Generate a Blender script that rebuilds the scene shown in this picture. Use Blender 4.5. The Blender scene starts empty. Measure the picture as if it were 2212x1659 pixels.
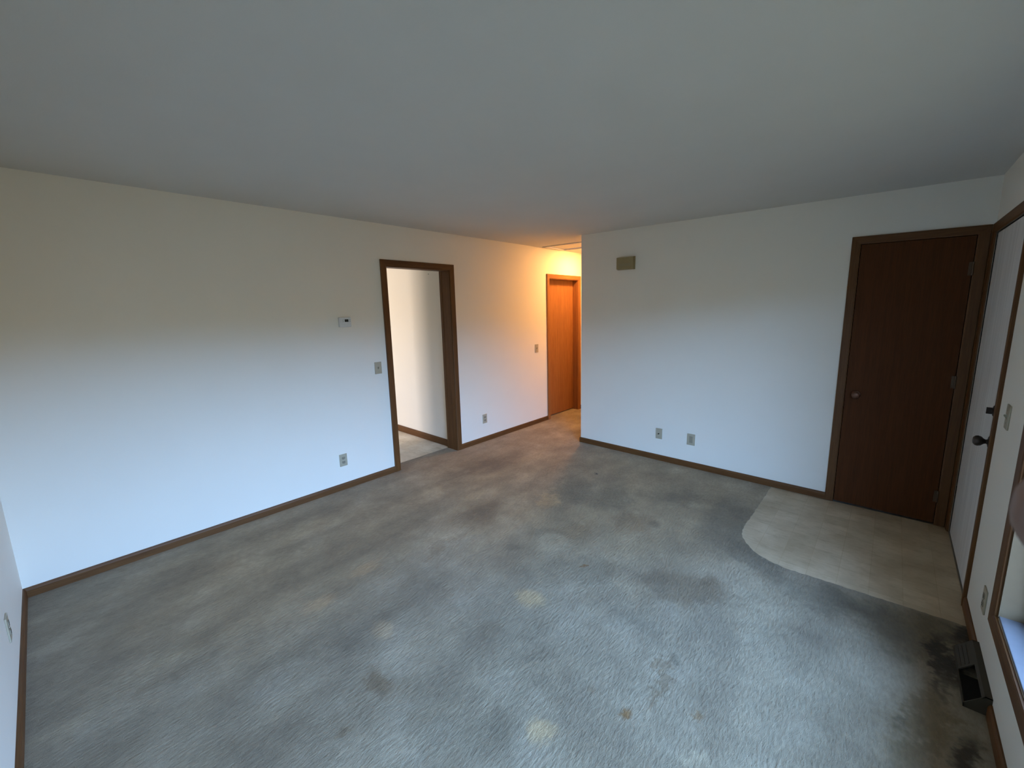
import bpy, bmesh, math, random
from mathutils import Vector, Matrix
random.seed(4)
SC = bpy.context.scene
COL = SC.collection

# ------------------------------------------------------------------ camera
CAM = Vector((3.7611, 0.2699, 1.6565))
R_ = Vector((0.76282074, 0.64642948, -0.01527883))
U_ = Vector((-0.09719848, 0.13799591, 0.98565186))
F_ = Vector((-0.63926283, 0.7503906, -0.1680981))
cd = bpy.data.cameras.new('camera'); cam = bpy.data.objects.new('camera', cd); COL.objects.link(cam)
m = Matrix.Identity(4)
for i in range(3):
    m[i][0] = R_[i]; m[i][1] = U_[i]; m[i][2] = -F_[i]; m[i][3] = CAM[i]
cam.matrix_world = m
cd.sensor_fit = 'HORIZONTAL'; cd.sensor_width = 36
cd.lens = 906.29 / 2212 * 36
cd.shift_x = -50.2 / 2212; cd.shift_y = -13.9 / 2212
cd.clip_start = 0.01
cd.dof.use_dof = True; cd.dof.focus_distance = 3.0; cd.dof.aperture_fstop = 26
SC.camera = cam

# ------------------------------------------------------------------ exposure, world, daylight
SC.view_settings.view_transform = 'Standard'; SC.view_settings.look = 'None'
SC.view_settings.gamma = 1; SC.view_settings.use_curve_mapping = False
SC.view_settings.exposure = 0.0
SKY = 37.0
w = bpy.data.worlds.new('overcast_sky'); SC.world = w; w.use_nodes = True
nt = w.node_tree; nt.nodes.clear()
N = nt.nodes.new; LK = nt.links.new
out = N('ShaderNodeOutputWorld'); bg = N('ShaderNodeBackground'); LK(bg.outputs[0], out.inputs[0])
tc = N('ShaderNodeTexCoord'); sx = N('ShaderNodeSeparateXYZ'); LK(tc.outputs['Generated'], sx.inputs[0])
no = N('ShaderNodeTexNoise'); no.inputs['Scale'].default_value = 9; no.inputs['Detail'].default_value = 4
LK(tc.outputs['Generated'], no.inputs['Vector'])
ma = N('ShaderNodeMath'); ma.operation = 'MULTIPLY_ADD'; LK(no.outputs['Fac'], ma.inputs[0])
ma.inputs[1].default_value = -0.07; LK(sx.outputs[2], ma.inputs[2])      # uneven tree line
mr = N('ShaderNodeMapRange'); LK(ma.outputs[0], mr.inputs[0])
mr.inputs[1].default_value = -0.5; mr.inputs[2].default_value = 1.0
cr = N('ShaderNodeValToRGB'); LK(mr.outputs[0], cr.inputs[0])
def zpos(z): return (z + 0.5) / 1.5
e = cr.color_ramp.elements
e[0].position = 0.0; e[0].color = (0.020, 0.020, 0.015, 1)
e[1].position = 1.0; e[1].color = (0.15, 0.26, 0.46, 1)
for z, c in ((-0.25, (0.036, 0.032, 0.022)), (-0.06, (0.054, 0.046, 0.031)), (0.045, (0.064, 0.056, 0.036)), (0.10, (0.33, 0.52, 0.90)), (0.35, (0.28, 0.47, 0.84)), (0.6, (0.16, 0.28, 0.50))):
    k = cr.color_ramp.elements.new(zpos(z)); k.color = c + (1,)
# warm glow added to the kitchen half of the background, to brighten the kitchen
mz = N('ShaderNodeMapRange'); LK(sx.outputs[0], mz.inputs[0]); mz.inputs[1].default_value = 0.06; mz.inputs[2].default_value = -0.06; mz.inputs[4].default_value = 0.75
mx = N('ShaderNodeMix'); mx.data_type = 'RGBA'; mx.blend_type = 'MIX'
LK(mz.outputs[0], mx.inputs[0]); LK(cr.outputs[0], mx.inputs[6]); mx.inputs[7].default_value = (1.0, 0.79, 0.70, 1)
LK(mx.outputs[2], bg.inputs[0]); bg.inputs[1].default_value = SKY

def portal(name, loc, rot, sx_, sy_):
    l = bpy.data.lights.new(name, 'AREA'); l.shape = 'RECTANGLE'; l.size = sx_; l.size_y = sy_
    l.cycles.is_portal = True
    o = bpy.data.objects.new(name, l); o.location = loc; o.rotation_euler = rot; COL.objects.link(o)
W, YB, XH, HC = 4.2096, 4.4063, 0.9602, 2.44
WY0, WY1, WZ0, WZ1 = 0.42, 2.69, 0.352, 2.08      # living room window opening
portal('window_portal', (W + 0.16, (WY0 + WY1) / 2, (WZ0 + WZ1) / 2), (0, math.radians(90), 0), WZ1 - WZ0, WY1 - WY0)
portal('kitchen_portal', (-2.0, -0.14, 1.5), (math.radians(90), 0, 0), 1.2, 1.2)
HALL_POWER = 255.0

# ------------------------------------------------------------------ materials
def mat(name):
    M = bpy.data.materials.new(name); M.use_nodes = True
    return M, M.node_tree, M.node_tree.nodes['Principled BSDF']
def noise(t, vec, scale, detail=2, rough=0.5):
    n = t.nodes.new('ShaderNodeTexNoise'); n.inputs['Scale'].default_value = scale
    n.inputs['Detail'].default_value = detail; n.inputs['Roughness'].default_value = rough
    t.links.new(vec, n.inputs['Vector']); return n.outputs['Fac']
def ramp(t, fac, stops):
    n = t.nodes.new('ShaderNodeValToRGB'); t.links.new(fac, n.inputs[0]); el = n.color_ramp.elements
    el[0].position, el[0].color = stops[0][0], tuple(stops[0][1]) + (1,)
    el[1].position, el[1].color = stops[-1][0], tuple(stops[-1][1]) + (1,)
    for p, c in stops[1:-1]:
        k = el.new(p); k.color = tuple(c) + (1,)
    return n.outputs[0]
def mapping(t, vec, scale=(1, 1, 1), rot=(0, 0, 0), loc=(0, 0, 0), typ='POINT'):
    n = t.nodes.new('ShaderNodeMapping'); n.vector_type = typ
    n.inputs['Location'].default_value = loc; n.inputs['Rotation'].default_value = rot; n.inputs['Scale'].default_value = scale
    t.links.new(vec, n.inputs['Vector']); return n.outputs[0]
def mix(t, fac, a, b, blend='MIX'):
    n = t.nodes.new('ShaderNodeMix'); n.data_type = 'RGBA'; n.blend_type = blend
    for s, v in ((0, fac), (6, a), (7, b)):
        if hasattr(v, 'is_linked'): t.links.new(v, n.inputs[s])
        else: n.inputs[s].default_value = v if s == 0 else tuple(v) + (1,)
    return n.outputs[2]
def bump(t, h, b, strength=0.2, dist=0.002):
    n = t.nodes.new('ShaderNodeBump'); n.inputs['Strength'].default_value = strength; n.inputs['Distance'].default_value = dist
    t.links.new(h, n.inputs['Height']); t.links.new(n.outputs[0], b.inputs['Normal'])
def pos(t): return t.nodes.new('ShaderNodeTexCoord').outputs['Object']

def paint(name, c, rough=0.6, bs=0.05, var=0.03):
    M, t, b = mat(name); p = pos(t)
    d = tuple(x * (1 - var) for x in c)
    t.links.new(ramp(t, noise(t, p, 2.5, 4), [(0.3, d), (0.7, c)]), b.inputs['Base Color'])
    b.inputs['Roughness'].default_value = rough
    bump(t, noise(t, p, 160, 3), b, bs, 0.001); return M
def wood(name, c1, c2, rough=0.5, axis='z', grain=1.0, spec=0.25):
    M, t, b = mat(name); p = pos(t)
    s = {'z': (38, 38, 1.6), 'y': (38, 1.6, 38), 'x': (1.6, 38, 38)}[axis]
    n = noise(t, mapping(t, p, s), 1.0, 5, 0.6)
    n2 = noise(t, mapping(t, p, tuple(v * 4 for v in s)), 1.0, 3, 0.6)
    a = ramp(t, n, [(0.5 - 0.22 / grain, c1), (0.5 + 0.22 / grain, c2)])
    c = mix(t, 0.25, a, ramp(t, n2, [(0.35, [v * 0.6 for v in c1]), (0.6, c2)]))
    t.links.new(c, b.inputs['Base Color']); b.inputs['Roughness'].default_value = rough
    b.inputs['Specular IOR Level'].default_value = spec
    bump(t, n2, b, 0.08, 0.0008); return M
def plain(name, c, rough=0.4, metal=0.0):
    M, t, b = mat(name); p = pos(t)
    t.links.new(ramp(t, noise(t, p, 30, 3), [(0.3, [x * 0.93 for x in c]), (0.7, c)]), b.inputs['Base Color'])
    b.inputs['Roughness'].default_value = rough; b.inputs['Metallic'].default_value = metal; return M

M_WALL = paint('wall_paint', (0.85, 0.815, 0.72), 0.55, 0.06, 0.02)
M_CEIL = paint('ceiling_paint', (0.67, 0.665, 0.63), 0.9, 0.25, 0.03)
M_TRIMZ = wood('stained_trim_vertical', (0.092, 0.036, 0.010), (0.150, 0.066, 0.020), axis='z')
M_TRIMY = wood('stained_trim_along_y', (0.092, 0.036, 0.010), (0.150, 0.066, 0.020), axis='y')
M_TRIMX = wood('stained_trim_along_x', (0.092, 0.036, 0.010), (0.150, 0.066, 0.020), axis='x')
M_DOORC = wood('dark_door_veneer', (0.074, 0.024, 0.006), (0.102, 0.034, 0.009), 0.6, 'z', 0.8, 0.15)
M_DOORH = wood('hall_door_veneer', (0.26, 0.105, 0.034), (0.36, 0.155, 0.052), 0.35, 'z', 1.0)
M_HTZ = wood('lamplit_trim_vertical', (0.24, 0.098, 0.030), (0.36, 0.155, 0.050), axis='z')  # trim wood brightened: the hall lamp's warm light is put into the colour
M_HTY = wood('lamplit_trim_along_y', (0.24, 0.098, 0.030), (0.36, 0.155, 0.050), axis='y')
M_ENTRY, t, b = mat('white_grained_door'); p = pos(t)
n = noise(t, mapping(t, p, (40, 40, 1.2)), 1, 5, 0.65)
t.links.new(ramp(t, n, [(0.3, (0.62, 0.60, 0.57)), (0.65, (0.80, 0.785, 0.75))]), b.inputs['Base Color'])
b.inputs['Roughness'].default_value = 0.5; bump(t, n, b, 0.25, 0.002)
M_IVORY = plain('almond_plastic', (0.45, 0.40, 0.29), 0.35)
M_IVORYD = plain('almond_plastic_dark', (0.30, 0.27, 0.20), 0.4)
M_CHIME = plain('yellowed_beige_plastic', (0.34, 0.27, 0.13), 0.5)
M_WHITE = plain('white_plastic', (0.72, 0.74, 0.74), 0.35)
M_GREYB = plain('grey_button', (0.35, 0.36, 0.36), 0.4)
M_BLACK = plain('black_slot', (0.005, 0.005, 0.004), 0.8)
M_LCD = plain('display_dark_grey', (0.03, 0.035, 0.03), 0.25)
M_SCREW = plain('screw_metal', (0.45, 0.42, 0.36), 0.35, 0.8)
M_BRONZE = plain('dark_bronze', (0.055, 0.042, 0.035), 0.35, 0.6)
M_HINGE = plain('brown_hinge', (0.09, 0.055, 0.03), 0.5, 0.3)
M_COPPER = plain('aged_brown_knob', (0.16, 0.075, 0.045), 0.35, 0.5)
M_REG = plain('brown_enamel', (0.045, 0.034, 0.018), 0.7, 0.0)
M_ALU = plain('white_aluminium', (0.17, 0.175, 0.20), 0.4, 0.0)
M_JAMBW = plain('cream_window_jamb', (0.15, 0.105, 0.058), 0.5)
M_RUBBER = plain('glazing_gasket', (0.03, 0.03, 0.03), 0.6)
M_EXT = plain('outside_cladding', (0.35, 0.33, 0.30), 0.8)

M_SKIN, t, b = mat('skin'); p = pos(t)
t.links.new(ramp(t, noise(t, p, 90, 4), [(0.3, (0.17, 0.105, 0.08)), (0.7, (0.21, 0.13, 0.10))]), b.inputs['Base Color'])
b.inputs['Roughness'].default_value = 0.5; b.inputs['Subsurface Weight'].default_value = 0.1
b.inputs['Subsurface Radius'].default_value = (0.01, 0.004, 0.002); bump(t, noise(t, p, 900, 2), b, 0.1, 0.0004)
M_NAIL = plain('fingernail', (0.55, 0.36, 0.30), 0.25)
M_SLEEVE = plain('dark_knit_sleeve', (0.05, 0.055, 0.07), 0.9)

M_GLASS = bpy.data.materials.new('window_glass'); M_GLASS.use_nodes = True; t = M_GLASS.node_tree; t.nodes.clear()
o_ = t.nodes.new('ShaderNodeOutputMaterial'); ms = t.nodes.new('ShaderNodeMixShader'); tr = t.nodes.new('ShaderNodeBsdfTransparent')
gl = t.nodes.new('ShaderNodeBsdfGlossy'); gl.inputs['Roughness'].default_value = 0.02; lw = t.nodes.new('ShaderNodeLayerWeight'); lw.inputs[0].default_value = 0.5
pw = t.nodes.new('ShaderNodeMath'); pw.operation = 'POWER'; t.links.new(lw.outputs['Facing'], pw.inputs[0]); pw.inputs[1].default_value = 5
fr = t.nodes.new('ShaderNodeMath'); fr.operation = 'MULTIPLY_ADD'; t.links.new(pw.outputs[0], fr.inputs[0]); fr.inputs[1].default_value = 0.9; fr.inputs[2].default_value = 0.04
tr.inputs[0].default_value = (0.95, 0.97, 0.96, 1)
t.links.new(fr.outputs[0], ms.inputs[0]); t.links.new(tr.outputs[0], ms.inputs[1]); t.links.new(gl.outputs[0], ms.inputs[2]); t.links.new(ms.outputs[0], o_.inputs[0])

# lamp dome: gives off light
M_LAMP, t, b = mat('lit_opal_glass')
b.inputs['Base Color'].default_value = (0.9, 0.85, 0.75, 1); b.inputs['Emission Color'].default_value = (1.0, 0.47, 0.15, 1)
b.inputs['Emission Strength'].default_value = HALL_POWER

# carpet: worn grey-beige pile with stains, painted sill shade and warm light
STAINS_AND_LIGHT = [(1.7, 3.3, 1.7, 1.2, 0.5, 'w', 0.8), (3.95, 2.95, 0.34, 0.22, 0.0, 'o', 0.45), (4.02, 1.7, 0.16, 0.9, 0.0, 'o', 0.4), (0.8, 1.2, 0.8, 0.9, 0.0, 'w', 0.4), (1.692, 3.218, 0.253, 0.188, 2.11, 'd', 0.5), (2.042, 3.316, 0.251, 0.15, 1.85, 'd', 0.5), (2.463, 3.671, 0.242, 0.203, -2.37, 'd', 0.45), (2.099, 2.67, 0.197, 0.121, 1.19, 'b', 0.4), (1.909, 2.489, 0.15, 0.082, -2.81, 'd', 0.3), (2.373, 3.02, 0.173, 0.142, 1.32, 'b', 0.4), (2.51, 3.107, 0.062, 0.044, 2.3, 'd', 0.4), (2.404, 2.33, 0.165, 0.144, -3.05, 'd', 0.35), (2.401, 2.354, 0.026, 0.014, 1.24, 'r', 0.7), (1.89, 2.207, 0.059, 0.045, -2.57, 'd', 0.4), (1.354, 2.397, 0.22, 0.149, 2.01, 'b', 0.35), (0.547, 3.1, 0.31, 0.195, -2.59, 'b', 0.3), (1.651, 3.677, 0.024, 0.016, 1.97, 'k', 0.6), (1.612, 2.946, 0.143, 0.081, 2.24, 'y', 0.45), (2.317, 1.888, 0.086, 0.061, -3.07, 'y', 0.75), (1.874, 1.23, 0.073, 0.047, 2.94, 'p', 0.55), (2.847, 1.334, 0.062, 0.048, -2.46, 'y', 0.55), (1.41, 1.096, 0.083, 0.053, 1.7, 'p', 0.55), (1.309, 1.428, 0.094, 0.059, 1.5, 'p', 0.45), (2.143, 1.032, 0.093, 0.047, 3.07, 'b', 0.5), (2.264, 0.828, 0.038, 0.021, 1.44, 'b', 0.4), (3.081, 1.626, 0.028, 0.018, 1.3, 'r', 0.6), (3.312, 1.791, 0.026, 0.021, 1.13, 'r', 0.4), (3.131, 2.002, 0.032, 0.023, 1.7, 'd', 0.4), (3.124, 1.841, 0.14, 0.03, 1.5, 'b', 0.4), (2.703, 1.485, 0.014, 0.012, 2.31, 'd', 0.6), (2.905, 1.613, 0.023, 0.02, 1.8, 'b', 0.3), (2.971, 2.526, 0.257, 0.13, -2.62, 'b', 0.4), (3.056, 2.683, 0.068, 0.044, 1.85, 'b', 0.4), (2.734, 2.352, 0.112, 0.086, -2.96, 'l', 0.45), (2.916, 3.536, 0.514, 0.194, 1.78, 'd', 0.5), (3.241, 3.083, 0.223, 0.102, 2.43, 'd', 0.45), (3.646, 2.937, 0.263, 0.104, -3.05, 'd', 0.4), (3.959, 2.891, 0.219, 0.166, -2.91, 'o', 0.5), (0.67, 0.965, 0.17, 0.103, 1.49, 'l', 0.3), (3.356, 1.617, 0.06, 0.031, 0.84, 'l', 0.7), (2.923, 2.139, 0.138, 0.069, -2.98, 'd', 0.25), (2.306, 1.571, 0.074, 0.062, -2.79, 'b', 0.15), (1.807, 1.064, 0.106, 0.066, -2.88, 'd', 0.2), (2.508, 1.063, 0.114, 0.072, -2.64, 'd', 0.2), (2.713, 1.198, 0.103, 0.096, 1.26, 'd', 0.25), (3.448, 2.786, 0.275, 0.255, 1.38, 'l', 0.2), (2.673, 1.595, 0.13, 0.057, 0.8, 'l', 0.25), (2.682, 3.707, 0.141, 0.098, 1.4, 'l', 0.35), (3.328, 2.515, 0.178, 0.112, 1.27, 'l', 0.25), (4.123, 2.775, 0.216, 0.058, 1.42, 'k', 0.6), (4.028, 2.362, 0.243, 0.077, 1.41, 'o', 0.5), (4.122, 2.251, 0.097, 0.033, 1.33, 'k', 0.6), (4.185, 3.048, 0.099, 0.033, 1.34, 'k', 0.7), (3.943, 2.281, 0.027, 0.012, 1.07, 'd', 0.4), (1.68, 0.834, 0.16, 0.055, 1.49, 'd', 0.2), (1.219, 0.566, 0.151, 0.067, 1.52, 'd', 0.15), (0.596, 2.613, 0.294, 0.2, 1.66, 'l', 0.2), (0.948, 1.978, 0.3, 0.148, 1.53, 'd', 0.2), (1.501, 1.911, 0.146, 0.052, 1.68, 'b', 0.25), (3.007, 1.918, 0.028, 0.021, 1.73, 'd', 0.1), (1.457, 2.031, 0.21, 0.073, 1.38, 'l', 0.2), (0.704, 2.253, 0.296, 0.134, 1.5, 'l', 0.2)]
M_CARPET, t, b = mat('worn_carpet'); p = pos(t)
L = t.links.new
base = ramp(t, noise(t, p, 2.3, 7, 0.62), [(0.36, (0.255, 0.208, 0.140)), (0.5, (0.315, 0.262, 0.178)), (0.64, (0.375, 0.320, 0.228))])
streak = noise(t, mapping(t, p, (4.2, 1.1, 1)), 1.0, 6, 0.62)
sxy = t.nodes.new('ShaderNodeSeparateXYZ'); L(p, sxy.inputs[0])
sm = t.nodes.new('ShaderNodeMapRange'); L(sxy.outputs[0], sm.inputs[0]); sm.inputs[1].default_value = 2.6; sm.inputs[2].default_value = 1.0; sm.inputs[3].default_value = 0.15; sm.inputs[4].default_value = 0.55
base = mix(t, sm.outputs[0], base, ramp(t, streak, [(0.36, (0.62, 0.60, 0.58)), (0.52, (1, 1, 1)), (0.64, (1.2, 1.18, 1.12))]), 'MULTIPLY')
patch = noise(t, mapping(t, p, (1.5, 1.0, 1), (0, 0, 0.5)), 2.6, 7, 0.6)
base = mix(t, 0.75, base, ramp(t, patch, [(0.40, (0.86, 0.84, 0.82)), (0.435, (0.95, 0.94, 0.93)), (0.55, (1.0, 1.0, 1.0)), (0.575, (1.10, 1.10, 1.10))]), 'MULTIPLY')
# warp the coordinates so that every stain and light patch has a ragged outline
nz = t.nodes.new('ShaderNodeTexNoise'); nz.inputs['Scale'].default_value = 5; nz.inputs['Detail'].default_value = 4; nz.inputs['Roughness'].default_value = 0.65
L(p, nz.inputs['Vector'])
va = t.nodes.new('ShaderNodeVectorMath'); va.operation = 'SUBTRACT'; L(nz.outputs['Color'], va.inputs[0]); va.inputs[1].default_value = (0.5, 0.5, 0.5)
nz2 = t.nodes.new('ShaderNodeTexNoise'); nz2.inputs['Scale'].default_value = 40; nz2.inputs['Detail'].default_value = 3; L(p, nz2.inputs['Vector'])
va2 = t.nodes.new('ShaderNodeVectorMath'); va2.operation = 'SUBTRACT'; L(nz2.outputs['Color'], va2.inputs[0]); va2.inputs[1].default_value = (0.5, 0.5, 0.5)
def warped(big, small):
    a = t.nodes.new('ShaderNodeVectorMath'); a.operation = 'MULTIPLY_ADD'; L(va.outputs[0], a.inputs[0]); a.inputs[1].default_value = (big, big, 0); L(p, a.inputs[2])
    c = t.nodes.new('ShaderNodeVectorMath'); c.operation = 'MULTIPLY_ADD'; L(va2.outputs[0], c.inputs[0]); c.inputs[1].default_value = (small, small, 0); L(a.outputs[0], c.inputs[2])
    return c.outputs[0]
W_BIG = warped(0.42, 0.07); W_SMALL = warped(0.11, 0.05)
SC_ = {'d': (0.58, 0.58, 0.56), 'b': (0.66, 0.57, 0.47), 'k': (0.16, 0.14, 0.11), 'y': (1.52, 1.36, 1.12), 'p': (1.36, 1.24, 1.12), 'l': (1.30, 1.30, 1.28), 'r': (0.75, 0.52, 0.30), 'o': (0.62, 0.56, 0.42), 'w': (1.16, 1.0, 0.78)}  # 'o': soil plus painted sill shade; 'w': wear plus painted warm light
colr = base
for (x, y, rx, ry, an, kd, st) in STAINS_AND_LIGHT:
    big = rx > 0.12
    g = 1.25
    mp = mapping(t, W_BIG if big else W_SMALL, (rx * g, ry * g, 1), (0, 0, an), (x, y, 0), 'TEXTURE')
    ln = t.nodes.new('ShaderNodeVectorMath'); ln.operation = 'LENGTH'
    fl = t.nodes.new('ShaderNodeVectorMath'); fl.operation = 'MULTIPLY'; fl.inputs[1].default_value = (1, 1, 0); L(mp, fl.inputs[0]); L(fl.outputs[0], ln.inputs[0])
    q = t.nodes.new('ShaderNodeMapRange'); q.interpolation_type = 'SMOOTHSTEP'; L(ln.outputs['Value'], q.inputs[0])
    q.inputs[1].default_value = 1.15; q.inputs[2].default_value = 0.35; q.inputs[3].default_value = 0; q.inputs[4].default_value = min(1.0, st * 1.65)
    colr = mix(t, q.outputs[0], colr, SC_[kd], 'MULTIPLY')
fine = noise(t, mapping(t, p, (1.7, 0.65, 1), (0, 0, 0.75)), 42, 4, 0.6)
fine2 = noise(t, p, 330, 3, 0.7)
colr = mix(t, 0.6, colr, ramp(t, fine, [(0.36, (0.80, 0.80, 0.80)), (0.62, (1.12, 1.12, 1.12))]), 'MULTIPLY')
colr = mix(t, 0.5, colr, ramp(t, fine2, [(0.3, (0.75, 0.75, 0.75)), (0.7, (1.15, 1.15, 1.15))]), 'MULTIPLY')
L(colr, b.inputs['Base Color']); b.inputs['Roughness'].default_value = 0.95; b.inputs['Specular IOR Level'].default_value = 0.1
b.inputs['Sheen Weight'].default_value = 0.15; b.inputs['Sheen Roughness'].default_value = 0.6
ad = t.nodes.new('ShaderNodeMath'); ad.operation = 'MULTIPLY_ADD'; L(fine2, ad.inputs[0]); ad.inputs[1].default_value = 0.35; L(fine, ad.inputs[2])
bump(t, ad.outputs[0], b, 1.0, 0.0085)

# vinyl: small beige tile pattern, soiled
def vinyl(name, lo, hi, ang=0.0):
    M, t, b = mat(name); p = pos(t)
    bk = t.nodes.new('ShaderNodeTexBrick'); t.links.new(mapping(t, p, (1, 1, 1), (0, 0, ang)), bk.inputs['Vector'])
    bk.offset = 0; bk.inputs['Scale'].default_value = 1; bk.inputs['Brick Width'].default_value = 0.152; bk.inputs['Row Height'].default_value = 0.152
    bk.inputs['Mortar Size'].default_value = 0.004; bk.inputs['Mortar Smooth'].default_value = 0.9; bk.inputs['Bias'].default_value = 0.0
    bk.inputs['Color1'].default_value = (1.0, 1.0, 1.0, 1); bk.inputs['Color2'].default_value = (0.86, 0.85, 0.82, 1); bk.inputs['Mortar'].default_value = (0.86, 0.83, 0.78, 1)
    c = ramp(t, noise(t, p, 4, 5, 0.6), [(0.35, lo), (0.65, hi)])
    c = mix(t, 1.0, c, bk.outputs['Color'], 'MULTIPLY')
    c = mix(t, 0.5, c, ramp(t, noise(t, mapping(t, p, (1, 2.4, 1)), 9, 5, 0.7), [(0.34, (0.74, 0.71, 0.66)), (0.5, (1, 1, 1))]), 'MULTIPLY')
    t.links.new(c, b.inputs['Base Color']); b.inputs['Roughness'].default_value = 0.5; b.inputs['Specular IOR Level'].default_value = 0.3
    bump(t, bk.outputs['Fac'], b, -0.15, 0.001); return M
M_VINYL = vinyl('entry_vinyl', (0.52, 0.405, 0.265), (0.68, 0.55, 0.38))
M_VINYLK = vinyl('kitchen_vinyl', (0.74, 0.62, 0.46), (0.86, 0.77, 0.62))

# ------------------------------------------------------------------ mesh helpers
def mk(name, bm, M, parent=None, smooth=False, bevel=0.0):
    bmesh.ops.recalc_face_normals(bm, faces=bm.faces)
    me = bpy.data.meshes.new(name); bm.to_mesh(me); bm.free()
    if isinstance(M, (list, tuple)):
        for q in M: me.materials.append(q)
    else: me.materials.append(M)
    for f in me.polygons: f.use_smooth = smooth
    o = bpy.data.objects.new(name, me); COL.objects.link(o)
    if parent is not None: o.parent = parent
    if bevel:
        bv = o.modifiers.new('bevel', 'BEVEL'); bv.width = bevel; bv.segments = 2; bv.limit_method = 'ANGLE'
    return o
def struct(o): o['kind'] = 'structure'; return o
def bx(bm, x0, x1, y0, y1, z0, z1, mi=0):
    v = [bm.verts.new((x, y, z)) for x in (x0, x1) for y in (y0, y1) for z in (z0, z1)]
    for q in ((0, 1, 3, 2), (4, 6, 7, 5), (0, 4, 5, 1), (2, 3, 7, 6), (0, 2, 6, 4), (1, 5, 7, 3)):
        f = bm.faces.new([v[i] for i in q]); f.material_index = mi
def box(*a):
    bm = bmesh.new(); bx(bm, *a); return bm
def empty(name, loc, rot=(0, 0, 0)):
    o = bpy.data.objects.new(name, None); COL.objects.link(o); o.location = loc; o.rotation_euler = rot; o.empty_display_size = 0.05
    return o
def thing(name, label, cat, loc, rot=(0, 0, 0), group=None):
    o = empty(name, loc, rot); o['label'] = label; o['category'] = cat
    if group: o['group'] = group
    return o
def prism(bm, pts, vec):
    """closed polygon pts (3D) extruded along vec"""
    a = [bm.verts.new(q) for q in pts]; c = [bm.verts.new(Vector(q) + Vector(vec)) for q in pts]
    bm.faces.new(a); bm.faces.new(c[::-1]); n = len(a)
    for i in range(n): bm.faces.new((a[i], c[i], c[(i + 1) % n], a[(i + 1) % n]))
def lathe(bm, prof, axis='x', seg=28, mtx=None):
    """prof: list of (dist along axis, radius)"""
    rings = []
    for d, r in prof:
        ring = []
        for k in range(seg):
            a = 2 * math.pi * k / seg; u, v_ = r * math.cos(a), r * math.sin(a)
            co = Vector({'x': (d, u, v_), 'y': (u, d, v_), 'z': (u, v_, d)}[axis])
            ring.append(bm.verts.new(mtx @ co if mtx else co))
        rings.append(ring)
    for a, c in zip(rings, rings[1:]):
        for k in range(seg): bm.faces.new((a[k], a[(k + 1) % seg], c[(k + 1) % seg], c[k]))
    bm.faces.new(rings[0][::-1]); bm.faces.new(rings[-1])
    return bm

def wall(name, axis, c0, c1, a0, a1, openings, M=M_WALL, z1=HC):
    """axis 'x': plane x const from c0..c1 thick, running a0..a1 in y (openings in (a,b,z0,z1))"""
    us = sorted({a0, a1} | {o[0] for o in openings} | {o[1] for o in openings})
    zs = sorted({0.0, z1} | {o[2] for o in openings} | {o[3] for o in openings})
    bm = bmesh.new(); V = {}
    def vert(c, u, z):
        k = (c, u, z)
        if k not in V: V[k] = bm.verts.new((c, u, z) if axis == 'x' else (u, c, z))
        return V[k]
    def solid(i, j):
        if i < 0 or j < 0 or i >= len(us) - 1 or j >= len(zs) - 1: return False
        um, zm = (us[i] + us[i + 1]) / 2, (zs[j] + zs[j + 1]) / 2
        return not any(o[0] < um < o[1] and o[2] < zm < o[3] for o in openings)
    for i in range(len(us) - 1):
        for j in range(len(zs) - 1):
            if not solid(i, j): continue
            u0, u1, q0, q1 = us[i], us[i + 1], zs[j], zs[j + 1]
            for c in (c0, c1): bm.faces.new([vert(c, u0, q0), vert(c, u1, q0), vert(c, u1, q1), vert(c, u0, q1)])
            for (di, dj, p, q) in ((-1, 0, (u0, q0), (u0, q1)), (1, 0, (u1, q0), (u1, q1)), (0, -1, (u0, q0), (u1, q0)), (0, 1, (u0, q1), (u1, q1))):
                if not solid(i + di, j + dj):
                    bm.faces.new([vert(c0, *p), vert(c0, *q), vert(c1, *q), vert(c1, *p)])
    return struct(mk(name, bm, M))

# ------------------------------------------------------------------ shell
T = 0.13
D1 = (2.502, 3.259, 0.0, 2.055)      # kitchen doorway, left wall
D3 = (5.015, 5.733, 0.0, 2.037)      # hall closet, left wall
DB = (3.514, 4.133, 0.0, 2.080)      # coat closet, back wall
DE = (3.395, 4.330, 0.0, 2.078)      # entry door, right wall
WN = (WY0, WY1, WZ0, WZ1)
wall('wall_left', 'x', -T, 0.0, 0.0, 7.5, [D1, D3])
wall('wall_back', 'y', YB, YB + T, XH, W, [DB])
wall('wall_right', 'x', W, W + 0.16, -T, 5.2, [DE, WN])
wall('wall_near', 'y', -T, 0.0, -3.72, W, [(-2.6, -1.4, 0.9, 2.1)])
wall('wall_hall', 'x', XH, XH + T, YB + T, 7.5, [])
wall('wall_hall_end', 'y', 7.5, 7.5 + T, -T, XH + T, [])
wall('wall_kitchen', 'y', 3.29, 3.29 + T, -3.6, -T, [])
wall('wall_kitchen_far', 'x', -3.72, -3.6, 0.0, 3.29 + T, [])
wall('wall_kitchen_shadow_blocker', 'y', 2.28, 2.40, -1.0, -T, [])  # unseen, added to throw the soft shadow edge on the kitchen wall
wall('wall_hall_closet', 'x', -0.95, -0.85, 4.7, 6.1, [])
wall('wall_coat_closet', 'y', 5.1, 5.2, XH + T, W + 0.16, [])

# ceiling in one slab with the attic hatch opening in the hall
HX0, HX1, HY0, HY1 = 0.085, 0.665, 4.83, 5.27
bm = bmesh.new()
xs = [-3.72, HX0, HX1, W + 0.16]; ys = [-T, HY0, HY1, 7.63]
for i in range(3):
    for j in range(3):
        if (i, j) == (1, 1): continue
        bx(bm, xs[i], xs[i + 1], ys[j], ys[j + 1], HC, HC + 0.12)
struct(mk('ceiling', bm, M_CEIL))

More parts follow.
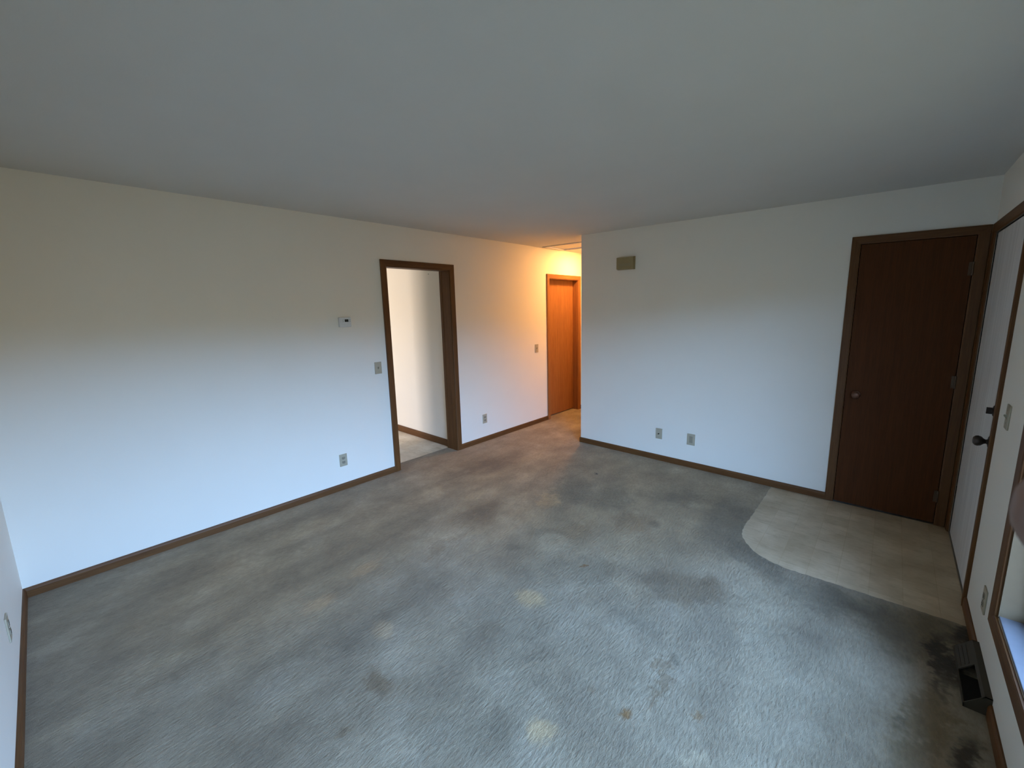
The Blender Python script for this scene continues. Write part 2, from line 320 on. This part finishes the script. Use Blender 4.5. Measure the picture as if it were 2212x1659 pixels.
# floors: carpet polygon that leaves the rounded entry landing free
VX, VY, VR = 3.052, 3.115, 0.37
def landing(z, inset=0.0):
    pts = [(VX + inset, YB)]
    for k in range(0, 13):
        a = math.pi + (math.pi / 2) * k / 12
        pts.append((VX + VR + (VR - inset) * math.cos(a), VY + VR + (VR - inset) * math.sin(a)))
    pts.append((W, VY + inset + 0.03)); pts.append((W, YB)); return [(x, y, z) for x, y in pts]
rnd = random.Random(7)
edge = [(VX, YB)]
raw = [(VX, YB - 0.02 * k) for k in range(1, int((YB - VY - VR) / 0.02))]
raw += [(VX + VR + VR * math.cos(math.pi + math.pi / 2 * k / 30), VY + VR + VR * math.sin(math.pi + math.pi / 2 * k / 30)) for k in range(31)]
x = VX + VR
while x < W - 0.03:
    x += 0.02; raw.append((x, VY + 0.03 * (x - VX - VR) / (W - VX - VR)))
edge += [(a + rnd.uniform(-.0035, .0035), c + rnd.uniform(-.0035, .0035)) for a, c in raw] + [(W, VY + 0.03)]
outline = [(0, 0), (W, 0)] + edge[::-1] + [(XH, YB), (XH, 7.5), (0, 7.5), (0, 5.733), (-T - 0.02, 5.733), (-T - 0.02, 5.015), (0, 5.015),
           (0, 3.259), (-0.173, 3.259), (-0.173, 2.502), (0, 2.502)]
def poly(name, pts, z, M, depth):
    bm = bmesh.new(); f = bm.faces.new([bm.verts.new((x, y, z)) for x, y in pts])
    r = bmesh.ops.extrude_face_region(bm, geom=[f])
    for v in r['geom']:
        if isinstance(v, bmesh.types.BMVert): v.co.z -= depth
    return struct(mk(name, bm, M))
poly('floor', outline, 0.0, M_CARPET, 0.012)
poly('floor_entry_landing', [(a, c) for a, c, z in landing(0, -0.015)], -0.004, M_VINYL, 0.010)
poly('floor_kitchen', [(-3.6, 0), (-T, 0), (-T, 2.502), (-0.165, 2.502), (-0.165, 3.259), (-T, 3.259), (-T, 3.29), (-3.6, 3.29)], -0.003, M_VINYLK, 0.010)
struct(mk('floor_subfloor', box(-3.72, W + 0.16, -T, 7.63, -0.12, -0.014), M_EXT))

# ------------------------------------------------------------------ trim
CW = 0.060; CT = 0.016
def casing(name, axis, c, side, u0, u1, z1, M2, parent=None, width=CW, z0=0.0, bottom=False, th=CT, wl=None, wr=None, MV=None):
    """mitred ranch casing round an opening u0..u1 up to z1 on plane c, proud towards side"""
    wl = width if wl is None else wl; wr = width if wr is None else wr
    MV = MV or M_TRIMZ
    bm = bmesh.new(); r = 0.004
    def P(u, z, d): return (c + side * d, u, z) if axis == 'x' else (u, c + side * d, z)
    def piece(quad, mi):
        # quad: inner0, inner1, outer1, outer0 (u,z); inner edge thinner than the outer one
        i0, i1, o1, o0 = quad
        a = [P(*i0, 0), P(*i1, 0), P(*o1, 0), P(*o0, 0)]
        def lerp(p, q, k): return (p[0] + (q[0] - p[0]) * k, p[1] + (q[1] - p[1]) * k)
        k0 = 0.12; k1 = 0.93
        tv = [P(*i0, th * 0.55), P(*i1, th * 0.55), P(*lerp(i0, o0, k0), th * 0.75), P(*lerp(i1, o1, k0), th * 0.75),
              P(*lerp(i0, o0, k1), th), P(*lerp(i1, o1, k1), th), P(*o0, th * 0.8), P(*o1, th * 0.8)]
        A = [bm.verts.new(q) for q in a]; V = [bm.verts.new(q) for q in tv]
        fs = [(A[0], A[1], A[2], A[3]), (A[0], A[1], V[1], V[0]), (V[0], V[1], V[3], V[2]), (V[2], V[3], V[5], V[4]), (V[4], V[5], V[7], V[6]), (V[6], V[7], A[2], A[3]),
              (A[0], V[0], V[2], V[4], V[6], A[3]), (A[1], V[1], V[3], V[5], V[7], A[2])]
        for f in fs: bm.faces.new(f).material_index = mi
    zb = z0 if not bottom else z0
    zo = z0 - width if bottom else z0
    piece(((u0, zb), (u0, z1), (u0 - wl, z1 + width), (u0 - wl, zo)), 0)
    piece(((u1, zb), (u1, z1), (u1 + wr, z1 + width), (u1 + wr, zo)), 0)
    piece(((u0, z1), (u1, z1), (u1 + wr, z1 + width), (u0 - wl, z1 + width)), 1)
    if bottom: piece(((u0, z0), (u1, z0), (u1 + wr, z0 - width), (u0 - wl, z0 - width)), 1)
    return mk(name, bm, [MV, M2], parent)
def jamb(name, axis, c0, c1, u0, u1, z1, M2, parent=None, th=0.018, stop=None):
    bm = bmesh.new()
    def B(a0, a1, z0, zt, d0, d1):
        if axis == 'x': bx(bm, d0, d1, a0, a1, z0, zt)
        else: bx(bm, a0, a1, d0, d1, z0, zt)
    B(u0, u0 + th, 0, z1, c0, c1); B(u1 - th, u1, 0, z1, c0, c1); B(u0 + th, u1 - th, z1 - th, z1, c0, c1)
    if stop:
        s0, s1 = stop; q = th + 0.011
        B(u0 + th, u0 + q, 0, z1 - th, s0, s1); B(u1 - q, u1 - th, 0, z1 - th, s0, s1); B(u0 + q, u1 - q, z1 - q, z1 - th, s0, s1)
    return mk(name, bm, M2, parent)

# kitchen doorway: cased opening
o = struct(casing('trim_1', 'x', 0.0, 1, D1[0], D1[1], D1[3], M_TRIMY)); 
jamb('doorway_jamb', 'x', -T - 0.002, 0.004, D1[0] - 0.012, D1[1] + 0.012, D1[3] + 0.012, M_TRIMZ, o)
bm = bmesh.new(); bx(bm, -T - 0.040, -T, D1[1] - 0.010, 3.2895, 0, D1[3] + 0.05); bx(bm, -T - 0.018, -T, D1[0] - 0.06, D1[0] + 0.004, 0, D1[3] + 0.05)
bx(bm, -T - 0.018, -T, D1[0] + 0.004, D1[1] - 0.01, D1[3] - 0.004, D1[3] + 0.05)
mk('kitchen_side_casing', bm, M_TRIMZ, o, bevel=0.002)

# baseboards
HB = 0.060; BT = 0.013
def baseboard(name, segs, hb=HB, bt=BT, M2=None):
    """segs: (axis, plane, side, a0, a1)"""
    bm = bmesh.new()
    for ax, c, sd, a0, a1 in segs:
        prof = [(0, 0.0), (bt, 0.0), (bt, hb * 0.72), (bt * 0.8, hb * 0.86), (bt * 0.45, hb), (0, hb)]
        if ax == 'x': prism(bm, [(c + sd * d, a0, z) for d, z in prof], (0, a1 - a0, 0))
        else: prism(bm, [(a0, c + sd * d, z) for d, z in prof], (a1 - a0, 0, 0))
    return struct(mk(name, bm, M2 or M_TRIMY))
baseboard('baseboard_left', [('x', 0, 1, 0.0, D1[0] - CW), ('x', 0, 1, D1[1] + CW, D3[0] - CW), ('x', 0, 1, D3[1] + CW, 7.5)])
baseboard('baseboard_back', [('y', YB, -1, XH - BT, DB[0] - 0.057)], M2=M_TRIMX)
baseboard('baseboard_hall', [('x', XH, -1, YB, 7.5)])
baseboard('baseboard_right', [('x', W, -1, BT, 2.520), ('x', W, -1, 2.912, DE[0] - CW)])
baseboard('baseboard_near', [('y', 0, 1, BT, W)], M2=M_TRIMX)
baseboard('baseboard_kitchen', [('y', 3.29, -1, -3.6, -T - 0.041)], hb=0.082, M2=M_TRIMX)

# ------------------------------------------------------------------ doors
# hall closet door
d = struct(mk('door_1', box(-0.128, -0.094, D3[0] + 0.006, D3[1] - 0.006, 0.012, D3[3] - 0.006), M_DOORH, bevel=0.002))
jamb('door_jamb', 'x', -T, 0.004, D3[0] - 0.012, D3[1] + 0.012, D3[3] + 0.012, M_DOORH, d)
casing('door_casing', 'x', 0.0, 1, D3[0], D3[1], D3[3], M_HTY, d, MV=M_HTZ)
struct(mk('wall_hall_closet_back', box(-0.85, -T, 4.9, 4.95, 0, HC), M_WALL)); 
struct(mk('wall_hall_closet_side', box(-0.85, -T, 5.8, 5.85, 0, HC), M_WALL))

# coat closet door in the back wall
d = struct(mk('door_2', box(DB[0] + 0.003, DB[1] - 0.003, YB - 0.001, YB + 0.034, 0.010, DB[3] - 0.003), M_DOORC, bevel=0.0015))
jamb('door_jamb', 'y', YB, YB + T, DB[0] - 0.016, DB[1] + 0.016, DB[3] + 0.016, M_TRIMZ, d, th=0.016, stop=(YB + 0.036, YB + 0.05))
casing('door_casing', 'y', YB, -1, DB[0], DB[1], DB[3], M_TRIMX, d, width=0.057, wr=0.0605)
k = mk('door_knob', lathe(bmesh.new(), [(0, 0.030), (-0.004, 0.031), (-0.008, 0.026), (-0.010, 0.012), (-0.026, 0.010), (-0.034, 0.018), (-0.042, 0.0265), (-0.052, 0.028), (-0.060, 0.023), (-0.063, 0.010)], 'y',
       mtx=Matrix.Translation((DB[0] + 0.072, YB - 0.001, 0.925))), M_COPPER, d, True)
k['label'] = 'brown metal door knob'
for z in (0.22, 1.08, 1.86):
    bm = bmesh.new(); lathe(bm, [(z - 0.045, 0.0062), (z + 0.045, 0.0062)], 'z', 10, Matrix.Translation((DB[1] - 0.001, YB - 0.008, 0)))
    bx(bm, DB[1] - 0.022, DB[1] - 0.001, YB - 0.004, YB - 0.001, z - 0.044, z + 0.044)
    mk('hinge', bm, M_HINGE, d)

# entry door in the right wall (white, wood grained)
d = struct(mk('door_3', box(W + 0.006, W + 0.050, DE[0] + 0.004, DE[1] - 0.004, 0.004, DE[3] - 0.004), M_ENTRY, bevel=0.002))
jamb('door_jamb', 'x', W + 0.001, W + 0.16, DE[0] - 0.016, DE[1] + 0.016, DE[3] + 0.016, M_TRIMZ, d, th=0.016, stop=(W + 0.052, W + 0.070))
casing('door_casing', 'x', W, -1, DE[0], DE[1], DE[3], M_TRIMY, d, width=0.060, wr=0.058)
k = mk('door_knob', lathe(bmesh.new(), [(0.006, 0.033), (0.001, 0.034), (-0.003, 0.028), (-0.006, 0.014), (-0.012, 0.011), (-0.020, 0.015), (-0.030, 0.025), (-0.042, 0.0285), (-0.052, 0.026), (-0.060, 0.017), (-0.062, 0.006)], 'x',
       mtx=Matrix.Translation((W, DE[0] + 0.068, 0.905))), M_BRONZE, d, True)
bm = bmesh.new(); M4 = Matrix.Translation((W, DE[0] + 0.066, 1.075))
lathe(bm, [(0.006, 0.031), (0.0, 0.031), (-0.005, 0.026), (-0.007, 0.012), (-0.010, 0.010)], 'x', mtx=M4)
bx(bm, W - 0.030, W - 0.008, DE[0] + 0.061, DE[0] + 0.071, 1.058, 1.092)
k = mk('deadbolt_turn', bm, M_BRONZE, d, False, 0.001); k['label'] = 'dark deadbolt thumb turn'
mk('threshold', box(W + 0.052, W + 0.16, DE[0], DE[1], -0.004, 0.012), M_BRONZE, d, bevel=0.002)
for z in (0.22, 1.05, 1.86):
    bm = bmesh.new(); lathe(bm, [(z - 0.05, 0.0065), (z + 0.05, 0.0065)], 'z', 10, Matrix.Translation((W + 0.016, DE[1] - 0.005, 0)))
    mk('hinge', bm, M_BRONZE, d)
# ------------------------------------------------------------------ living room window
c = casing('window_1', 'x', W, -1, WY0, WY1, WZ1, M_TRIMY, None, width=0.060, z0=WZ0, bottom=True); win = struct(c)
bm = bmesh.new()   # jamb lining
bx(bm, W, W + 0.16, WY1 - 0.012, WY1, WZ0, WZ1); bx(bm, W, W + 0.16, WY0, WY0 + 0.012, WZ0, WZ1); bx(bm, W, W + 0.16, WY0, WY1, WZ1 - 0.012, WZ1)
mk('window_jamb', bm, M_JAMBW, win)
mk('window_sill', box(W + 0.002, W + 0.16, WY0, WY1, WZ0 - 0.004, WZ0 + 0.010), M_ALU, win, bevel=0.002)
bm = bmesh.new(); f0, f1 = W + 0.085, W + 0.125; ya, yb, za, zb = WY0 + 0.012, WY1 - 0.012, WZ0 + 0.010, WZ1 - 0.012
for (y0, y1) in ((ya, ya + 0.035), (yb - 0.035, yb)): bx(bm, f0, f1, y0, y1, za, zb)
for (z0, z1) in ((za, za + 0.035), (zb - 0.035, zb)): bx(bm, f0, f1, ya + 0.035, yb - 0.035, z0, z1)
mk('window_frame', bm, M_ALU, win, bevel=0.002)
pa, pb = ya + 0.035, yb - 0.035; n1, n2 = pa + (pb - pa) * 0.25, pa + (pb - pa) * 0.75
bm = bmesh.new()
for y in (n1, n2): bx(bm, f0, f1, y - 0.02, y + 0.02, za + 0.035, zb - 0.035)
mk('mullion', bm, M_ALU, win, bevel=0.002)
bm = bmesh.new(); g = 0.008
for (y0, y1) in ((pa, n1 - 0.02), (n1 + 0.02, n2 - 0.02), (n2 + 0.02, pb)):
    z0, z1 = za + 0.035, zb - 0.035; a, c2 = W + 0.094, W + 0.112
    bx(bm, a, c2, y0, y0 + g, z0, z1); bx(bm, a, c2, y1 - g, y1, z0, z1); bx(bm, a, c2, y0 + g, y1 - g, z0, z0 + g); bx(bm, a, c2, y0 + g, y1 - g, z1 - g, z1)
mk('gasket', bm, M_RUBBER, win)
for (y0, y1) in ((pa, n1 - 0.02), (n1 + 0.02, n2 - 0.02), (n2 + 0.02, pb)):
    mk('pane', box(W + 0.100, W + 0.104, y0 + g, y1 - g, za + 0.035 + g, zb - 0.035 - g), M_GLASS, win)
# unseen roof overhang, deepened to keep high skylight off the floor
struct(mk('ceiling_eave_sky_blocker', box(W + 0.17, W + 0.95, -0.6, 5.2, 2.34, 2.46), M_EXT))
# kitchen window
kw = struct(casing('window_2', 'y', 0.0, 1, -2.6, -1.4, 2.1, M_TRIMX, None, z0=0.9, bottom=True))
bm = bmesh.new()
for a in ((-2.6, -2.56, 0.9, 2.1), (-1.44, -1.4, 0.9, 2.1), (-2.02, -1.98, 0.94, 2.06), (-2.56, -1.44, 0.9, 0.94), (-2.56, -1.44, 2.06, 2.1)): bx(bm, a[0], a[1], -0.10, -0.06, a[2], a[3])
mk('window_frame', bm, M_ALU, kw)
for x0, x1 in ((-2.56, -2.02), (-1.98, -1.44)): mk('pane', box(x0, x1, -0.082, -0.078, 0.94, 2.06), M_GLASS, kw)

# ------------------------------------------------------------------ attic hatch and hall lamp
h = thing('attic_hatch', 'flat ceiling access hatch with thin raised frame in the warm-lit hall', 'hatch', ((HX0 + HX1) / 2, (HY0 + HY1) / 2, HC))
hw, hh = (HX1 - HX0) / 2, (HY1 - HY0) / 2
mk('hatch_panel', box(-hw + .002, hw - .002, -hh + .002, hh - .002, 0.006, 0.02), M_CEIL, h)
bm = bmesh.new(); q = 0.028; e_ = 0.012
for a in ((-hw - q, hw + q, -hh - q, -hh + .004), (-hw - q, hw + q, hh - .004, hh + q), (-hw - q, -hw + .004, -hh + .004, hh - .004), (hw - .004, hw + q, -hh + .004, hh - .004)):
    bx(bm, a[0], a[1], a[2], a[3], -e_, 0.0)
mk('hatch_frame', bm, M_CEIL, h, bevel=0.003)
l = thing('ceiling_light', 'lit warm glass dome lamp on the hall ceiling behind the wall corner', 'lamp', (0.475, 5.50, HC))
mk('lamp_base', lathe(bmesh.new(), [(0, 0.135), (-0.018, 0.135), (-0.024, 0.125)], 'z', 36), M_WHITE, l, False)
mk('lamp_shade', lathe(bmesh.new(), [(-0.020, 0.120), (-0.026, 0.117), (-0.036, 0.104), (-0.045, 0.078), (-0.051, 0.040), (-0.053, 0.012)], 'z', 36), M_LAMP, l, True)

# ------------------------------------------------------------------ wall plates. local frame: x across, z up, -y out of the wall
def rplate(w_, h_, th=0.006):
    bm = bmesh.new(); bx(bm, -w_ / 2, w_ / 2, -th, 0, -h_ / 2, h_ / 2); return bm
def screw(par, x, z, y=-0.0062): mk('screw', lathe(bmesh.new(), [(0, 0.0032), (-0.0012, 0.0030), (-0.0016, 0.0015)], 'y', 12, Matrix.Translation((x, y, z))), M_SCREW, par)
def switch(label, loc, rz):
    t_ = thing('light_switch', label, 'switch', loc, (0, 0, rz), 'almond toggle light switches')
    mk('plate', rplate(0.070, 0.115), M_IVORY, t_, bevel=0.002)
    bm = bmesh.new(); prism(bm, [(-0.004, -0.006, -0.010), (-0.004, -0.006, 0.010), (-0.004, -0.016, 0.011), (-0.004, -0.017, 0.005)], (0.008, 0, 0))
    mk('toggle', bm, M_IVORYD, t_); mk('toggle_slot', box(-0.006, 0.006, -0.0068, -0.0055, -0.0125, 0.0125), M_IVORYD, t_)
    screw(t_, 0, 0.030); screw(t_, 0, -0.030); return t_
def outlet(label, loc, rz):
    t_ = thing('wall_outlet', label, 'outlet', loc, (0, 0, rz), 'almond outlets low on the walls')
    mk('plate', rplate(0.070, 0.115), M_IVORY, t_, bevel=0.002)
    for z in (0.0195, -0.0195):
        bm = bmesh.new(); prism(bm, [(0.0165 * math.cos(a) , -0.006, z + max(-0.0125, min(0.0125, 0.0165 * math.sin(a)))) for a in [2 * math.pi * k / 28 for k in range(28)]], (0, -0.0025, 0))
        s = mk('socket', bm, M_IVORYD, t_)
        bm = bmesh.new(); bx(bm, -0.0078, -0.0052, -0.0092, -0.0080, z - 0.002, z + 0.006); bx(bm, 0.0052, 0.0078, -0.0092, -0.0080, z - 0.002, z + 0.006)
        lathe(bm, [(-0.0080, 0.0026), (-0.0092, 0.0026)], 'y', 12, Matrix.Translation((0, 0, z - 0.0078)))
        mk('slots', bm, M_BLACK, s)
    screw(t_, 0, 0); return t_
RL = math.pi / 2       # plate on left wall faces +x
RR = -math.pi / 2      # on right wall faces -x
RN = math.pi           # on near wall faces +y
switch('almond toggle switch left of the kitchen doorway, below the thermostat', (0, 2.344, 1.090), RL)
switch('almond toggle switch in warm light, left of the hall closet door', (0, 4.722, 1.075), RL)
switch('almond switch plate on the right wall beside the white entry door', (W, 3.120, 1.115), RR)
outlet('almond duplex outlet low on the left wall, left of the kitchen doorway', (0, 1.929, 0.280), RL)
outlet('almond duplex outlet between the kitchen doorway and the hall closet door', (0, 3.705, 0.288), RL)
outlet('almond outlet low on the right wall between entry door and window', (W, 2.935, 0.280), RR)
outlet('almond outlet on the near wall at the left edge of the photo', (0.905, 0, 0.290), RN)
cx = thing('coax_plate', 'almond wall plate with one small dark cable jack in its middle', 'wall plate', (1.963, YB, 0.294))
mk('plate', rplate(0.070, 0.115), M_IVORY, cx, bevel=0.002)
mk('cable_jack', lathe(bmesh.new(), [(0, 0.0055), (-0.008, 0.0055), (-0.008, 0.0045), (-0.016, 0.0045), (-0.017, 0.002)], 'y', 16, Matrix.Translation((0, -0.006, 0))), M_BLACK, cx)
screw(cx, 0, 0.042); screw(cx, 0, -0.042)
cx = thing('blank_plate', 'plain almond wall plate right of the cable jack plate', 'wall plate', (2.305, YB, 0.295))
mk('plate', rplate(0.080, 0.118), M_IVORY, cx, bevel=0.002)
mk('cover_insert', rplate(0.034, 0.068, 0.0075), M_IVORYD, cx, bevel=0.001)
screw(cx, 0, 0.048); screw(cx, 0, -0.048)

# thermostat
th = thing('thermostat', 'small white thermostat with dark display on the left wall', 'thermostat', (0, 2.054, 1.540), (0, 0, RL))
mk('body', rplate(0.108, 0.086, 0.026), M_WHITE, th, bevel=0.005)
mk('display', box(-0.006, 0.028, -0.0268, -0.0255, 0.002, 0.025), M_LCD, th)
for x in (-0.020, 0.040):
    for z in (0.019, 0.006): mk('button', box(x - 0.004, x + 0.004, -0.0285, -0.0255, z - 0.003, z + 0.003), M_GREYB, th)

# door chime box
ch = thing('door_chime', 'yellowed beige door chime box high on the back wall', 'door chime', (1.535, YB, 2.088))
bm = bmesh.new(); bx(bm, -0.098, 0.098, -0.045, 0, -0.062, 0.062); mk('cover', bm, M_CHIME, ch, bevel=0.006)
mk('back_plate', box(-0.103, 0.103, -0.006, 0, -0.066, 0.066), M_CHIME, ch, bevel=0.001)
for k in range(5): mk('grille_slot', box(-0.07, 0.07, -0.0456, -0.044, -0.030 + k * 0.006, -0.0285 + k * 0.006), M_IVORYD, ch)

# nail in the kitchen wall
mk_n = mk('nail', lathe(bmesh.new(), [(0, 0.0015), (-0.010, 0.0015), (-0.010, 0.004), (-0.012, 0.003)], 'y', 10), M_BLACK, None, True)
mk_n.location = (-0.408, 3.29, 2.04); mk_n['label'] = 'tiny dark nail high on the kitchen wall seen through the doorway'; mk_n['category'] = 'nail'

# ------------------------------------------------------------------ baseboard register (broken grille)
rg = thing('floor_register', 'grimy brown baseboard heat register with dark gaping hole under the window', 'heat register', (W, 2.716, 0))
L2 = 0.190; dp = 0.078; ht = 0.080
bm = bmesh.new()
for s in (-1, 1):
    y0 = s * L2; prism(bm, [(0, y0, 0), (-dp, y0, 0), (-dp, y0, 0.018), (-0.022, y0, ht), (0, y0, ht)], (0, -s * 0.004, 0))
prism(bm, [(0, -L2, ht), (-0.022, -L2, ht), (-0.022, -L2, ht - 0.003), (0, -L2, ht - 0.003)], (0, 2 * L2, 0))
bx(bm, -dp, -dp + 0.003, -L2, L2, 0, 0.020)
mk('housing', bm, M_REG, rg)
def slope(d0, d1, y0, y1, th_=0.003):
    # strip on the sloped front, d = 0 at the bottom edge .. 1 at the top edge
    def S(d): return Vector((-dp + (dp - 0.022) * d, 0, 0.018 + (ht - 0.018) * d))
    a, c = S(d0), S(d1); bm = bmesh.new()
    prism(bm, [(a.x, y0, a.z), (c.x, y0, c.z), (c.x + th_, y0, c.z - th_), (a.x + th_, y0, a.z - th_)], (0, y1 - y0, 0)); return bm
mk('face_plate', slope(0, 1, 0.02, L2), M_REG, rg)
mk('face_rim', slope(0.84, 1, -L2, 0.02), M_REG, rg); 
for k in range(3):
    v = slope(0.2 + 0.2 * k, 0.24 + 0.2 * k, 0.035, L2 - 0.015); 
    for q in v.verts: q.co.x -= 0.003
    mk('louvre', v, M_REG, rg)
mk('duct_interior', box(-dp + 0.006, -0.002, -L2 + 0.005, 0.018, 0.0015, 0.004), M_BLACK, rg)
mk('duct_back', box(-0.004, -0.001, -L2 + 0.005, 0.018, 0.004, ht - 0.004), M_BLACK, rg)

# ------------------------------------------------------------------ the photographer's hand, one fingertip in view at the right edge
def cp(r, u, f): return CAM + R_ * r + U_ * u + F_ * f
def skin_mesh(name, chain, M, parent=None, sub=2):
    """chain: list of (point, radius, parent index)"""
    bm = bmesh.new(); vs = [bm.verts.new(q[0]) for q in chain]
    for i, q in enumerate(chain):
        if q[2] is not None: bm.edges.new((vs[q[2]], vs[i]))
    me = bpy.data.meshes.new(name); bm.to_mesh(me); bm.free(); me.materials.append(M)
    o = bpy.data.objects.new(name, me); COL.objects.link(o)
    if parent: o.parent = parent
    md = o.modifiers.new('skin', 'SKIN'); md.use_smooth_shade = True
    for i, q in enumerate(chain):
        s = me.skin_vertices[0].data[i]; s.radius = (q[1], q[1]); s.use_root = (i == 0)
    sb = o.modifiers.new('sub', 'SUBSURF'); sb.levels = sub; sb.render_levels = sub
    return o
TP = (0.0716, -0.0192, 0.0600)
pts = []
def add(r, u, f, rad, par): pts.append((cp(r, u, f), rad, par)); return len(pts) - 1
wr = add(0.190, -0.170, -0.060, 0.027, None)
pm = add(0.180, -0.120, -0.035, 0.030, wr)
kn = {}
for nm, (r, u, f) in {'index': (0.160, -0.062, -0.010), 'middle': (0.172, -0.076, -0.022), 'ring': (0.182, -0.090, -0.034), 'little': (0.190, -0.106, -0.046)}.items():
    kn[nm] = add(r, u, f, 0.0115, pm)
# index: reaches to the lens side
a = add(0.142, -0.036, 0.020, 0.0095, kn['index']); a = add(0.108, -0.027, 0.048, 0.0096, a); a = add(0.0850, -0.0212, 0.0590, 0.0102, a); add(TP[0], TP[1], TP[2], 0.0110, a)
for nm, du, k in (('middle', -0.022, 1.0), ('ring', -0.040, 0.95), ('little', -0.056, 0.8)):
    a = add(0.158, -0.050 + du, 0.014 * k, 0.0094 * k ** .3, kn[nm]); a = add(0.132, -0.042 + du, 0.026 * k, 0.0090 * k ** .3, a)
    a = add(0.112, -0.040 + du, 0.022 * k, 0.0086 * k ** .3, a); add(0.100, -0.040 + du, 0.012 * k, 0.0076 * k ** .3, a)
a = add(0.160, -0.125, -0.060, 0.014, pm); a = add(0.135, -0.100, -0.066, 0.0115, a); add(0.112, -0.082, -0.066, 0.0095, a)
hnd = skin_mesh('person_hand', pts, M_SKIN)
hnd['label'] = 'hand of the photographer, brown shaded fingertip poking in at the right edge'; hnd['category'] = 'hand'
bm = bmesh.new()
wv = cp(0.193, -0.178, -0.064); ev = Vector((W - 0.16, 0.13, 1.22)); ax_ = (ev - wv).normalized(); ln_ = (ev - wv).length
rot = ax_.to_track_quat('Z', 'Y').to_matrix().to_4x4()
lathe(bm, [(0.0, 0.031), (0.004, 0.035), (0.10, 0.039), (ln_, 0.046), (ln_ + 0.03, 0.040), (ln_ + 0.045, 0.015)], 'z', 24, Matrix.Translation(wv) @ rot)
mk('sleeve', bm, M_SLEEVE, hnd, True)
